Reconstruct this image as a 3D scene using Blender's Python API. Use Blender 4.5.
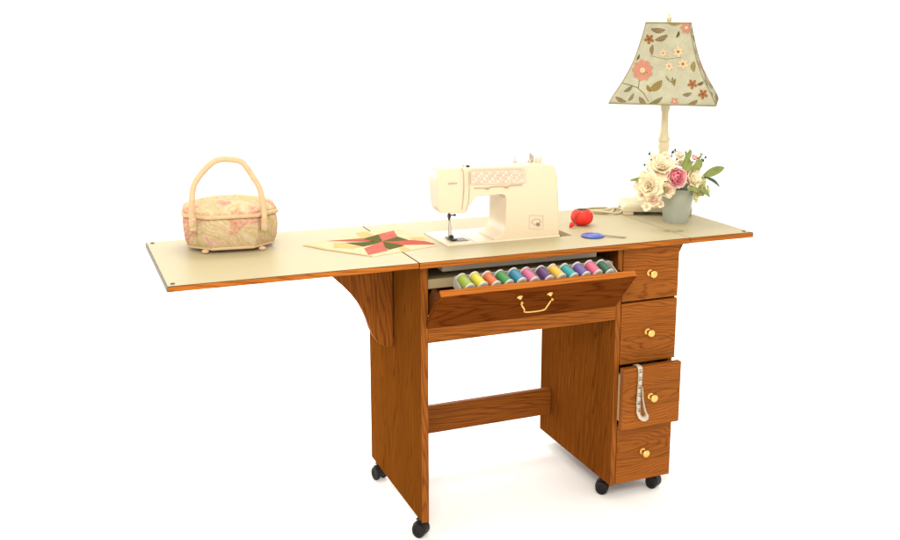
import bpy, bmesh, math, random
from mathutils import Vector, Matrix
random.seed(7)
for o in list(bpy.data.objects): bpy.data.objects.remove(o)
scn = bpy.context.scene
COL = scn.collection
PI = math.pi

# ------------------------------------------------------------------ camera
cam = bpy.data.cameras.new('camera'); camo = bpy.data.objects.new('camera', cam); COL.objects.link(camo)
RT = Vector((0.91881485, -0.39464308, 0.00600943)); UP = Vector((0.07603658, 0.19192918, 0.9784588)); FW = Vector((0.38729538, 0.89856554, -0.20635469))
camo.matrix_world = Matrix(((RT.x, UP.x, -FW.x, -0.8052825), (RT.y, UP.y, -FW.y, -2.24364967), (RT.z, UP.z, -FW.z, 1.3304423), (0, 0, 0, 1)))
cam.sensor_width = 36; cam.sensor_fit = 'HORIZONTAL'
cam.lens = 1010.1186 / 900 * 36
cam.shift_x = (450 - 481.1623) / 900; cam.shift_y = (232.1927 - 270) / 900
cam.clip_start = 0.05; cam.clip_end = 400
scn.camera = camo

# ------------------------------------------------------------------ light: even white studio surround plus softboxes and an added floor fill
w = bpy.data.worlds.new('World'); scn.world = w; w.use_nodes = True
w.node_tree.nodes['Background'].inputs[0].default_value = (1.0, 0.955, 0.875, 1)
w.node_tree.nodes['Background'].inputs[1].default_value = 1.6

def area(name, loc, target, size, power, col=(1, .95, .86)):
    l = bpy.data.lights.new(name, 'AREA'); l.shape = 'RECTANGLE'; l.size, l.size_y = size; l.energy = power; l.color = col
    o = bpy.data.objects.new(name, l); COL.objects.link(o); o.location = loc
    o.rotation_euler = (Vector(target) - Vector(loc)).to_track_quat('-Z', 'Y').to_euler()
    return o
area('key_softbox', (-1.3, -3.0, 2.9), (.2, .2, .6), (1.0, 1.0), 80)
area('top_softbox', (0.4, 1.3, 3.2), (.3, .5, .2), (1.6, 1.2), 40, (1, .97, .92))
area('added_floor_fill', (0.35, 3.4, 0.9), (.35, .5, 0), (3.0, .7), 42, (1, .99, .97))  # added lamp behind the desk, brightens the shaded floor under it
scn.view_settings.view_transform = 'Standard'; scn.view_settings.look = 'None'
scn.view_settings.exposure = 0.0; scn.view_settings.gamma = 1.0

# ------------------------------------------------------------------ materials
def new_mat(name):
    m = bpy.data.materials.new(name); m.use_nodes = True
    nt = m.node_tree; b = nt.nodes['Principled BSDF']
    return m, nt, b
def N(nt, t, **kw):
    n = nt.nodes.new(t)
    for k, v in kw.items():
        if k.startswith('i_'): n.inputs[k[2:].replace('_', ' ')].default_value = v
        else: setattr(n, k, v)
    return n
def L(nt, a, b): nt.links.new(a, b)
def ramp(nt, stops, interp='LINEAR'):
    r = nt.nodes.new('ShaderNodeValToRGB'); cr = r.color_ramp; cr.interpolation = interp
    while len(cr.elements) < len(stops): cr.elements.new(.5)
    for e, (p, c) in zip(cr.elements, stops):
        e.position = p; e.color = (c[0], c[1], c[2], 1) if not isinstance(c, (int, float)) else (c, c, c, 1)
    return r
def mapped(nt, scale, loc=(0, 0, 0), rot=(0, 0, 0)):
    tc = N(nt, 'ShaderNodeTexCoord'); mp = N(nt, 'ShaderNodeMapping')
    mp.inputs['Scale'].default_value = scale; mp.inputs['Location'].default_value = loc; mp.inputs['Rotation'].default_value = rot
    L(nt, tc.outputs['Object'], mp.inputs['Vector']); return mp
def mixc(nt, mode, fac, a, b):
    m = nt.nodes.new('ShaderNodeMix'); m.data_type = 'RGBA'; m.blend_type = mode
    if isinstance(fac, (int, float)): m.inputs['Factor'].default_value = fac
    else: L(nt, fac, m.inputs['Factor'])
    for s, v in (('A', a), ('B', b)):
        i = [x for x in m.inputs if x.name == s and x.type == 'RGBA'][0]
        if isinstance(v, tuple): i.default_value = (v[0], v[1], v[2], 1)
        else: L(nt, v, i)
    return [x for x in m.outputs if x.type == 'RGBA'][0]
def plain(name, col, rough=.5, metal=0, bump=0, bscale=200, var=.08, vscale=12, coat=0, spec=.5):
    if name != 'white_sweep' and not metal: col = tuple(c * .68 for c in col)
    m, nt, b = new_mat(name)
    mp = mapped(nt, (1, 1, 1))
    n = N(nt, 'ShaderNodeTexNoise'); n.inputs['Scale'].default_value = vscale; n.inputs['Detail'].default_value = 5
    L(nt, mp.outputs[0], n.inputs['Vector'])
    r = ramp(nt, [(.3, tuple(c * (1 - var) for c in col)), (.7, tuple(min(1, c * (1 + var)) for c in col))])
    L(nt, n.outputs['Fac'], r.inputs[0]); L(nt, r.outputs[0], b.inputs['Base Color'])
    b.inputs['Roughness'].default_value = rough; b.inputs['Metallic'].default_value = metal
    b.inputs['Specular IOR Level'].default_value = spec
    if coat: b.inputs['Coat Weight'].default_value = coat; b.inputs['Coat Roughness'].default_value = .15
    if bump:
        n2 = N(nt, 'ShaderNodeTexNoise'); n2.inputs['Scale'].default_value = bscale; n2.inputs['Detail'].default_value = 3
        L(nt, mp.outputs[0], n2.inputs['Vector'])
        bp = N(nt, 'ShaderNodeBump'); bp.inputs['Strength'].default_value = bump; bp.inputs['Distance'].default_value = .002
        L(nt, n2.outputs['Fac'], bp.inputs['Height']); L(nt, bp.outputs[0], b.inputs['Normal'])
    return m

def oak(name, grain, rings=False, tone=1.0, hue=1.0, off=(0, 0, 0), spec=.06):
    m, nt, b = new_mat(name)
    k = .09
    sc = {'x': (k, 1, 1), 'y': (1, k, 1), 'z': (1, 1, k)}[grain]
    if rings: sc = tuple(s if s == 1 else .30 for s in sc)
    mp = mapped(nt, sc, off)
    no = N(nt, 'ShaderNodeTexNoise'); no.inputs['Scale'].default_value = 9; no.inputs['Detail'].default_value = 3; no.inputs['Roughness'].default_value = .55
    L(nt, mp.outputs[0], no.inputs['Vector'])
    sub = N(nt, 'ShaderNodeVectorMath', operation='SUBTRACT'); sub.inputs[1].default_value = (.5, .5, .5); L(nt, no.outputs['Color'], sub.inputs[0])
    ad = N(nt, 'ShaderNodeVectorMath', operation='MULTIPLY_ADD'); ad.inputs[1].default_value = (.060,) * 3 if rings else (.07,) * 3
    L(nt, sub.outputs[0], ad.inputs[0]); L(nt, mp.outputs[0], ad.inputs[2])
    wv = N(nt, 'ShaderNodeTexWave')
    if rings: wv.wave_type = 'RINGS'; wv.rings_direction = 'SPHERICAL'; wv.inputs['Scale'].default_value = 62
    else: wv.wave_type = 'BANDS'; wv.bands_direction = 'DIAGONAL'; wv.inputs['Scale'].default_value = 62
    wv.inputs['Distortion'].default_value = 1.3; wv.inputs['Detail'].default_value = 2; wv.inputs['Detail Scale'].default_value = 2.5
    L(nt, ad.outputs[0], wv.inputs['Vector'])
    D = (.178 * tone, .045 * tone / hue, .0055 * tone); M = (.240 * tone, .069 * tone / hue, .0085 * tone); H = (.264 * tone, .080 * tone / hue, .0105 * tone)
    r = ramp(nt, [(0, D), (.20, M), (.75, H), (1, H)]); L(nt, wv.outputs['Fac'], r.inputs[0])
    # broad tone drift
    n3 = N(nt, 'ShaderNodeTexNoise'); n3.inputs['Scale'].default_value = 5; L(nt, mp.outputs[0], n3.inputs['Vector'])
    r3 = ramp(nt, [(.3, .76), (.7, 1.14)]); L(nt, n3.outputs['Fac'], r3.inputs[0])
    c = mixc(nt, 'MULTIPLY', .8, r.outputs[0], r3.outputs[0])
    # pores
    kp = {'x': (9, 420, 420), 'y': (420, 9, 420), 'z': (420, 420, 9)}[grain]
    mp2 = mapped(nt, kp)
    n2 = N(nt, 'ShaderNodeTexNoise'); n2.inputs['Scale'].default_value = 1; n2.inputs['Detail'].default_value = 2; L(nt, mp2.outputs[0], n2.inputs['Vector'])
    r2 = ramp(nt, [(.36, .55), (.5, 1)]); L(nt, n2.outputs['Fac'], r2.inputs[0])
    c = mixc(nt, 'MULTIPLY', .75, c, r2.outputs[0])
    L(nt, c, b.inputs['Base Color'])
    b.inputs['Roughness'].default_value = .48; b.inputs['Specular IOR Level'].default_value = spec
    bp = N(nt, 'ShaderNodeBump'); bp.inputs['Strength'].default_value = .12; bp.inputs['Distance'].default_value = .001
    L(nt, r2.outputs[0], bp.inputs['Height']); L(nt, bp.outputs[0], b.inputs['Normal'])
    return m

M = {}
M['floor'] = plain('white_sweep', (.96, .955, .95), .7, var=.01)
M['oak_x'] = oak('oak_grain_along', 'x')
M['oak_z'] = oak('oak_grain_upright', 'z')
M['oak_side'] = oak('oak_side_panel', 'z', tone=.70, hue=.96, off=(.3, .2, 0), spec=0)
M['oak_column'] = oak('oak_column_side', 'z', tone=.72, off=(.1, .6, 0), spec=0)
M['oak_front'] = oak('oak_cathedral', 'x', rings=True)
M['oak_tilt_shaded'] = oak('oak_tilt_front_shaded', 'x', tone=.50, hue=1.18, spec=0)  # dark tone paints in the shade on the downward-facing front
M['oak_edge'] = oak('oak_edge', 'x', tone=1.35)
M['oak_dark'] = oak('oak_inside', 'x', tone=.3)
M['laminate'] = plain('cream_laminate', (.575, .490, .285), .48, var=.05, vscale=260, spec=.4)
M['edge_shaded'] = plain('side_edge_shaded', (.17, .135, .08), .5)  # oak side band; its grey-brown colour stands in for shade
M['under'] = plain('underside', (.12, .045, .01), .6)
M['pale_board'] = plain('pale_board', (.68, .52, .28), .6, var=.06)
M['grey_board'] = plain('grey_platform', (.60, .52, .40), .6, var=.05)
M['black'] = plain('black_plastic', (.009, .007, .006), .5, spec=.25)
M['dark'] = plain('dark_metal', (.05, .045, .04), .4, .6)
M['brass'] = plain('brass', (.70, .42, .12), .26, 1, var=.1)
M['steel'] = plain('steel', (.55, .53, .5), .3, 1)
M['plate'] = plain('plate_metal', (.55, .50, .42), .35, .3)
M['machine'] = plain('machine_plastic', (.90, .745, .52), .33, var=.012, spec=.45)
M['machine2'] = plain('machine_cover', (.92, .765, .54), .36, var=.012)
M['seam'] = plain('seam_line', (.50, .38, .23), .7)
M['print'] = plain('stitch_chart', (.84, .64, .49), .5, var=.14, vscale=60)
M['print2'] = plain('stitch_chart_ink', (.66, .50, .42), .5, var=.1, vscale=60)
M['ink'] = plain('grey_ink', (.30, .25, .19), .5)
M['white'] = plain('white_plastic', (.80, .75, .68), .4, var=.03)
M['tape'] = plain('tape_white', (.70, .60, .46), .5, var=.04)
M['tapeink'] = plain('tape_ink', (.05, .045, .04), .6)
M['blue'] = plain('blue_plastic', (.05, .11, .52), .35)
M['tomato'] = plain('tomato_satin', (1.0, .022, .008), .6, bump=.25, bscale=90, var=.12, vscale=40)
M['green_felt'] = plain('green_felt', (.035, .10, .025), .9, bump=.3)
M['pot'] = plain('pot_zinc', (.47, .50, .41), .45, var=.06, vscale=25, bump=.1, bscale=60)
M['soil'] = plain('floral_foam', (.03, .04, .015), .9, bump=.5)
M['petal_cream'] = plain('petal_cream', (1.1, .93, .62), .7, var=.10, vscale=45)
M['petal_peach'] = plain('petal_peach', (1.05, .68, .50), .7, var=.15, vscale=45)
M['petal_pink'] = plain('petal_pink', (1.15, .34, .42), .65, var=.22, vscale=50)
M['petal_blush'] = plain('petal_blush', (1.2, .68, .64), .65, var=.2, vscale=50)
M['petal_lime'] = plain('petal_lime', (.66, .66, .27), .7, var=.15, vscale=45)
M['leaf'] = plain('leaf_green', (.24, .29, .05), .5, var=.25, vscale=40)
M['leaf_dark'] = plain('leaf_dark', (.035, .085, .025), .5, var=.25, vscale=40)
M['lampwood'] = plain('lamp_cream_wood', (.86, .74, .48), .5, var=.10, vscale=30, bump=.1, bscale=80)
M['lampbase'] = plain('lamp_base_paint', (.78, .67, .43), .5, var=.08, vscale=20, bump=.1, bscale=60)
M['cane'] = plain('wrapped_handle', (.80, .54, .30), .6, var=.08, vscale=60, bump=.2, bscale=300)
M['ball_dark'] = plain('bumper_dot', (.06, .05, .04), .5)

def fabric(name, base, weave=520, bump=.25):
    base = tuple(c * .66 for c in base)
    m, nt, b = new_mat(name)
    mp = mapped(nt, (1, 1, 1))
    n = N(nt, 'ShaderNodeTexNoise'); n.inputs['Scale'].default_value = 30; n.inputs['Detail'].default_value = 6; L(nt, mp.outputs[0], n.inputs['Vector'])
    r = ramp(nt, [(.3, tuple(c * .9 for c in base)), (.7, tuple(c * 1.08 for c in base))]); L(nt, n.outputs['Fac'], r.inputs[0])
    n2 = N(nt, 'ShaderNodeTexNoise'); n2.inputs['Scale'].default_value = weave; n2.inputs['Detail'].default_value = 2; L(nt, mp.outputs[0], n2.inputs['Vector'])
    r2 = ramp(nt, [(.35, .8), (.65, 1.08)]); L(nt, n2.outputs['Fac'], r2.inputs[0])
    c = mixc(nt, 'MULTIPLY', .8, r.outputs[0], r2.outputs[0]); L(nt, c, b.inputs['Base Color'])
    b.inputs['Roughness'].default_value = .9; b.inputs['Specular IOR Level'].default_value = .1
    bp = N(nt, 'ShaderNodeBump'); bp.inputs['Strength'].default_value = bump; bp.inputs['Distance'].default_value = .001
    L(nt, n2.outputs['Fac'], bp.inputs['Height']); L(nt, bp.outputs[0], b.inputs['Normal'])
    return m
M['shade'] = fabric('shade_linen', (.555, .525, .365))
M['sh_trim'] = fabric('shade_trim', (.36, .32, .16))
M['sh_vein'] = fabric('stitch_vein', (.46, .38, .22))
M['sh_brown'] = fabric('stitch_brown', (.20, .115, .05))
M['sh_olive'] = fabric('stitch_olive', (.30, .20, .03))
M['sh_dolive'] = fabric('stitch_dark_olive', (.13, .11, .03))
M['sh_pink'] = fabric('stitch_coral', (.62, .27, .18))
M['sh_cream'] = fabric('stitch_cream', (.78, .60, .36))
M['sh_rust'] = fabric('stitch_rust', (.40, .14, .04))
M['q_base'] = fabric('quilt_cream', (.80, .70, .44))
M['q_pink'] = fabric('quilt_pink', (.62, .125, .085))
M['q_green'] = fabric('quilt_green', (.13, .125, .022))
M['q_yel'] = fabric('quilt_yellow', (.80, .56, .22))
M['q_yel2'] = fabric('quilt_pale_yellow', (.70, .54, .27))
M['q_pink2'] = fabric('quilt_rose', (.66, .17, .125))

def basket_mat(name, pinkish=1.0):
    m, nt, b = new_mat(name)
    mp = mapped(nt, (1, 1, 1))
    no = N(nt, 'ShaderNodeTexNoise'); no.inputs['Scale'].default_value = 14; no.inputs['Detail'].default_value = 1; L(nt, mp.outputs[0], no.inputs['Vector'])
    sub = N(nt, 'ShaderNodeVectorMath', operation='MULTIPLY_ADD'); sub.inputs[1].default_value = (.09,) * 3; L(nt, no.outputs['Color'], sub.inputs[0]); L(nt, mp.outputs[0], sub.inputs[2])
    wv = N(nt, 'ShaderNodeTexWave'); wv.wave_type = 'RINGS'; wv.rings_direction = 'SPHERICAL'; wv.inputs['Scale'].default_value = 9; wv.inputs['Distortion'].default_value = 4; wv.inputs['Detail'].default_value = 2
    L(nt, sub.outputs[0], wv.inputs['Vector'])
    Y1 = (.43, .35, .14); C1 = (.54, .42, .28); P1 = (.56, .28, .23)
    r = ramp(nt, [(0, C1), (.3, Y1), (.5, C1), (.66, P1), (.8, C1), (1, Y1)]); L(nt, wv.outputs['Fac'], r.inputs[0])
    # coral-like clusters of red pink dabs
    n2 = N(nt, 'ShaderNodeTexNoise'); n2.inputs['Scale'].default_value = 16; n2.inputs['Detail'].default_value = 1
    mp3 = mapped(nt, (1, 1, 1), (3.1, 1.7, .4)); L(nt, mp3.outputs[0], n2.inputs['Vector'])
    r2 = ramp(nt, [(.52, 0.0), (.57, 1.0)]); L(nt, n2.outputs['Fac'], r2.inputs[0])
    vo = N(nt, 'ShaderNodeTexVoronoi'); vo.inputs['Scale'].default_value = 130; L(nt, mp.outputs[0], vo.inputs['Vector'])
    r4 = ramp(nt, [(.30, .85), (.75, 0.15)]); L(nt, vo.outputs['Distance'], r4.inputs[0])
    mu = N(nt, 'ShaderNodeMath', operation='MULTIPLY'); L(nt, r2.outputs[0], mu.inputs[0]); L(nt, r4.outputs[0], mu.inputs[1])
    c = mixc(nt, 'MIX', mu.outputs[0], r.outputs[0], (.50, .16, .14))
    n5 = N(nt, 'ShaderNodeTexNoise'); n5.inputs['Scale'].default_value = 120; n5.inputs['Detail'].default_value = 4; L(nt, mp.outputs[0], n5.inputs['Vector'])
    r5 = ramp(nt, [(.3, .8), (.7, 1.1)]); L(nt, n5.outputs['Fac'], r5.inputs[0])
    c = mixc(nt, 'MULTIPLY', .7, c, r5.outputs[0])
    L(nt, c, b.inputs['Base Color']); b.inputs['Roughness'].default_value = .85; b.inputs['Specular IOR Level'].default_value = .15
    return m
M['bask'] = basket_mat('paisley_fabric')

def thread_mat(name, col):
    m, nt, b = new_mat(name)
    mp = mapped(nt, (1, 1, 1))
    wv = N(nt, 'ShaderNodeTexWave'); wv.bands_direction = 'Z'; wv.inputs['Scale'].default_value = 190; wv.inputs['Distortion'].default_value = 1.2
    L(nt, mp.outputs[0], wv.inputs['Vector'])
    r = ramp(nt, [(0, tuple(c * .6 for c in col)), (.6, col)]); L(nt, wv.outputs['Fac'], r.inputs[0]); L(nt, r.outputs[0], b.inputs['Base Color'])
    b.inputs['Roughness'].default_value = .45; b.inputs['Sheen Weight'].default_value = .2
    return m

# ------------------------------------------------------------------ mesh helpers
def finish(name, bm, mats, parent=None, origin=(0, 0, 0), smooth=False, bevel=0, seg=2, world=False, angle=35):
    """bm is in the parent's coordinates; origin moves the object's own origin."""
    bmesh.ops.recalc_face_normals(bm, faces=bm.faces)
    me = bpy.data.meshes.new(name)
    bmesh.ops.translate(bm, verts=bm.verts, vec=-Vector(origin))
    bm.to_mesh(me); bm.free()
    for m in (mats if isinstance(mats, (list, tuple)) else [mats]): me.materials.append(m)
    o = bpy.data.objects.new(name, me); COL.objects.link(o); o.location = origin
    if parent: o.parent = parent
    if smooth or bevel:
        for p in me.polygons: p.use_smooth = True
    if bevel:
        md = o.modifiers.new('bevel', 'BEVEL'); md.width = bevel; md.segments = seg; md.limit_method = 'ANGLE'; md.angle_limit = math.radians(angle); md.harden_normals = False
    if smooth or bevel:
        try: me.set_sharp_from_angle(angle=math.radians(42 if not bevel else 60))
        except Exception: pass
    return o
def empty(name, loc, label, cat, group=None, rz=0):
    o = bpy.data.objects.new(name, None); COL.objects.link(o); o.location = loc; o.rotation_euler = (0, 0, rz)
    o.empty_display_size = .05
    tag(o, label, cat, group); return o
def tag(o, label, cat, group=None):
    o['label'] = label; o['category'] = cat
    if group: o['group'] = group
    return o
def box(bm, x0, x1, y0, y1, z0, z1, mi=0, top=None):
    v = [bm.verts.new((x, y, z)) for z in (z0, z1) for y in (y0, y1) for x in (x0, x1)]
    for k, f in enumerate(((0, 2, 3, 1), (4, 5, 7, 6), (0, 1, 5, 4), (2, 6, 7, 3), (0, 4, 6, 2), (1, 3, 7, 5))):
        fc = bm.faces.new([v[i] for i in f]); fc.material_index = mi if not (k == 1 and top is not None) else top
    return v
def prism(bm, pts, mk, mi=0):
    """pts 2-D outline; mk(p, side) -> 3-D for side 0/1."""
    a = [bm.verts.new(mk(p, 0)) for p in pts]; b = [bm.verts.new(mk(p, 1)) for p in pts]
    n = len(pts); fs = [bm.faces.new(a), bm.faces.new(b[::-1])]
    for i in range(n): fs.append(bm.faces.new((a[i], a[(i + 1) % n], b[(i + 1) % n], b[i])))
    for f in fs: f.material_index = mi
    return fs
def lathe(bm, prof, cx=0, cy=0, n=32, mi=0, mat=None):
    rings = []
    for r, z in prof:
        if r < 1e-5: rings.append([bm.verts.new((cx, cy, z))])
        else: rings.append([bm.verts.new((cx + r * math.cos(2 * PI * i / n), cy + r * math.sin(2 * PI * i / n), z)) for i in range(n)])
    vs = [v for r in rings for v in r]
    for A, B in zip(rings, rings[1:]):
        for i in range(n):
            j = (i + 1) % n
            q = [A[i % len(A)], A[j % len(A)], B[j % len(B)], B[i % len(B)]]
            u = []
            for v in q:
                if v not in u: u.append(v)
            if len(u) > 2:
                f = bm.faces.new(u); f.material_index = mi
    if mat is not None: bmesh.ops.transform(bm, matrix=mat, verts=vs)
    return vs
def tube(bm, pts, r, n=10, mi=0, close=False, flat=1.0):
    pts = [Vector(p) for p in pts]; rs = r if isinstance(r, (list, tuple)) else [r] * len(pts)
    rings = []; prev = None
    for i, p in enumerate(pts):
        if close: t = (pts[(i + 1) % len(pts)] - pts[i - 1])
        else: t = pts[min(i + 1, len(pts) - 1)] - pts[max(i - 1, 0)]
        t.normalize()
        if prev is None:
            a = Vector((0, 0, 1)) if abs(t.z) < .9 else Vector((1, 0, 0)); u = t.cross(a).normalized()
        else:
            u = (prev - t * prev.dot(t)).normalized()
        prev = u; v = t.cross(u)
        rings.append([bm.verts.new(p + u * rs[i] * math.cos(2 * PI * k / n) + v * rs[i] * flat * math.sin(2 * PI * k / n)) for k in range(n)])
    pr = list(zip(rings, rings[1:])) + ([(rings[-1], rings[0])] if close else [])
    for A, B in pr:
        for k in range(n):
            f = bm.faces.new((A[k], A[(k + 1) % n], B[(k + 1) % n], B[k])); f.material_index = mi
    if not close:
        bm.faces.new(rings[0][::-1]).material_index = mi; bm.faces.new(rings[-1]).material_index = mi
def smooth_path(pts, k=6):
    P = [Vector(p) for p in pts]; out = []
    for i in range(len(P) - 1):
        p0, p1, p2, p3 = P[max(i - 1, 0)], P[i], P[i + 1], P[min(i + 2, len(P) - 1)]
        for s in range(k):
            t = s / k
            out.append(.5 * ((2 * p1) + (-p0 + p2) * t + (2 * p0 - 5 * p1 + 4 * p2 - p3) * t * t + (-p0 + 3 * p1 - 3 * p2 + p3) * t ** 3))
    out.append(P[-1]); return out
def sphere(bm, c, r, n=16, m=10, mi=0):
    rx, ry, rz = r if isinstance(r, (tuple, list)) else (r, r, r)
    prof = [(math.sin(PI * k / m), -math.cos(PI * k / m)) for k in range(m + 1)]
    prof[0] = (0, -1); prof[-1] = (0, 1)
    return lathe(bm, prof, 0, 0, n, mi, Matrix.Translation(c) @ Matrix.Diagonal((rx, ry, rz, 1)))
def text_mesh(s, size, mat, name, parent, matrix, depth=.0003):
    cu = bpy.data.curves.new('t', 'FONT'); cu.body = s; cu.size = size; cu.extrude = depth; cu.align_x = 'CENTER'; cu.align_y = 'CENTER'
    to = bpy.data.objects.new('t', cu); COL.objects.link(to)
    me = bpy.data.meshes.new_from_object(to); bpy.data.objects.remove(to); bpy.data.curves.remove(cu)
    me.transform(matrix); me.materials.clear(); me.materials.append(mat); me.name = name
    o = bpy.data.objects.new(name, me); COL.objects.link(o); o.parent = parent
    return o

# ------------------------------------------------------------------ setting
bm = bmesh.new()
g = 90
v = [bm.verts.new(p) for p in ((-g, -g, 0), (g, -g, 0), (g, g, 0), (-g, g, 0))]; bm.faces.new(v)
fl = finish('floor', bm, M['floor']); fl['kind'] = 'structure'

# ------------------------------------------------------------------ sewing desk
H = .7515
desk = empty('sewing_desk', (0, 0, 0), 'oak sewing desk on black casters with cream top, raised side leaves and four drawers', 'desk')
D = .4824
# main top with the machine opening
WM = .7795
ox0, ox1, oy0, oy1 = .127, .496, .1435, .322
zb = .7366
bm = bmesh.new()
def ringtop(z):
    o = [bm.verts.new(p + (z,)) for p in ((.001, 0), (WM, 0), (WM, D), (.001, D))]
    i = [bm.verts.new(p + (z,)) for p in ((ox0, oy0), (ox1, oy0), (ox1, oy1), (ox0, oy1))]
    return o, i
o1, i1 = ringtop(H); o2, i2 = ringtop(zb + .0005)
for k in range(4):
    j = (k + 1) % 4
    bm.faces.new((o1[k], o1[j], i1[j], i1[k])).material_index = 0
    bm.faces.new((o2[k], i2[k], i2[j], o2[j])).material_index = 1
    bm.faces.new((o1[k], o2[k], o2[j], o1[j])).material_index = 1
    bm.faces.new((i1[k], i1[j], i2[j], i2[k])).material_index = 2
top = finish('table_top', bm, [M['laminate'], M['under'], M['pale_board']], desk)
bm = bmesh.new(); box(bm, 0, WM, -.004, 0, zb, H - .0012)
finish('edge_band', bm, M['oak_edge'], top, bevel=.0012)
def leaf(x0, x1, z0, side_out):
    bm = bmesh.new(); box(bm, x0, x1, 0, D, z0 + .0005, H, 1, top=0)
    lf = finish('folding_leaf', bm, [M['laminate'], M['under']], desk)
    bm = bmesh.new(); box(bm, x0, x1, -.004, 0, z0, H - .0012)
    finish('edge_band', bm, M['oak_edge'], lf, bevel=.0012)
    bm = bmesh.new()
    xe = x0 if side_out < 0 else x1
    box(bm, min(xe, xe + .003 * side_out), max(xe, xe + .003 * side_out), -.003, D, z0, H - .0012)
    finish('edge_band', bm, M['edge_shaded'], lf)
    return lf
lL = leaf(-.5874, -.0028, .7385, -1)
lR = leaf(WM + .0016, WM + .2083, .7370, 1)
def dot(x, y, par):
    bm = bmesh.new(); lathe(bm, [(0, H), (.005, H + .0001), (.0055, H + .0012), (.004, H + .002), (0, H + .002)], x, y, 14)
    finish('bumper', bm, M['ball_dark'], par, smooth=True)
for x, y in ((-.5742, .4654), (-.575, .0187)): dot(x, y, lL)
for x, y in ((.972, .016), (.972, .462)): dot(x, y, lR)
# side panel
f0 = .026
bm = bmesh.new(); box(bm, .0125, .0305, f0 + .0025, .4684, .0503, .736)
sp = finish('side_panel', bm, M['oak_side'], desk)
bm = bmesh.new(); box(bm, .0122, .0308, f0, f0 + .0025, .0503, .7362)
finish('edge_band', bm, M['oak_z'], sp, bevel=.0008)
# drawer column carcass
bm = bmesh.new()
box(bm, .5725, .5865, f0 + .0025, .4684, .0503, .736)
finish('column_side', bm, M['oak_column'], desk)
bm = bmesh.new(); box(bm, .5722, .5868, f0, f0 + .0025, .0503, .7362)
finish('stile', bm, M['oak_z'], desk, bevel=.0008)
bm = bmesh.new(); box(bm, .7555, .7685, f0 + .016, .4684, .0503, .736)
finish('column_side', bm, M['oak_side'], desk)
bm = bmesh.new(); box(bm, .5865, .7555, .4584, .4684, .0503, .736); box(bm, .5865, .7555, f0 + .02, .4584, .0503, .0603)
for z in (.3905, .5665): box(bm, .5865, .7555, f0 + .03, .4584, z + .004, z + .010)
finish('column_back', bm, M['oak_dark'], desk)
# rail under the tilt drawer
bm = bmesh.new(); box(bm, .0308, .5722, f0 + .001, f0 + .019, .5355, .5745)
finish('apron_rail', bm, M['oak_x'], desk, bevel=.001)
bm = bmesh.new(); box(bm, .0308, .5722, .43, .442, .60, .7362)
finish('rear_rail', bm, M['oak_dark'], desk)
# stretcher
bm = bmesh.new(); box(bm, .0308, .5722, .397, .413, .126, .2105)
finish('stretcher', bm, M['oak_x'], desk, bevel=.001)
# machine platform hung under the opening, and the pale shelf beneath it
bm = bmesh.new(); box(bm, .075, .515, .042, .36, .7125, .7350)
finish('machine_platform', bm, M['grey_board'], desk, bevel=.001)
bm = bmesh.new(); box(bm, .0325, .5700, .048, .38, .6700, .6940)
finish('inner_shelf', bm, M['pale_board'], desk, bevel=.001)
bm = bmesh.new(); box(bm, .0308, .5722, .10, .11, .585, .6580)
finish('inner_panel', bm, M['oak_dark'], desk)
# leaf brackets
def curve_bracket(pts, x_m, y0, y1, par, mat):
    bm = bmesh.new(); prism(bm, pts, lambda p, s: (p[0], y1 if s else y0, p[1]))
    return finish('leaf_bracket', bm, mat, par, bevel=.0015)
bp_ = [(.0115, .7380), (-.222, .7380), (-.205, .722), (-.178, .697), (-.148, .668), (-.122, .642), (-.100, .617), (-.083, .592), (-.071, .568), (-.062, .545), (-.055, .521),
       (-.045, .498), (-.031, .479), (-.018, .470), (-.006, .465), (.0115, .463)]
br = curve_bracket(bp_, 0, .244, .262, desk, M['oak_z'])
bm = bmesh.new(); tube(bm, [(.0105, .2425, .49), (.0105, .2425, .71)], .0018, 10)
finish('hinge', bm, M['oak_dark'], br, smooth=True)
curve_bracket([(.7695, .7365), (.800, .7365), (.797, .722), (.788, .704), (.780, .693), (.7695, .688)], 0, .052, .070, desk, M['oak_z'])

# tilting front with bail handle
ang = math.radians(43)
hinge = Vector((0, .024, .5765))
R = Matrix.Translation(hinge) @ Matrix.Rotation(ang, 4, 'X')
bm = bmesh.new()
# local: x along, y depth (0 outer .. .018 inner), z up
hh = .146
box(bm, .0255, .5675, -.002, .016, 0, hh)
bmesh.ops.transform(bm, matrix=R, verts=bm.verts)
tilt = finish('tilt_drawer', bm, M['oak_tilt_shaded'], desk, origin=tuple(hinge), bevel=.0012)
bm = bmesh.new(); box(bm, .0258, .5672, -.0015, .0158, hh, hh + .0025)
bmesh.ops.transform(bm, matrix=R, verts=bm.verts); finish('edge_band', bm, M['oak_edge'], tilt, bevel=.0008)
bpy.context.view_layer.update()
for c in tilt.children: c.location = Vector(c.location) - hinge
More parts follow.
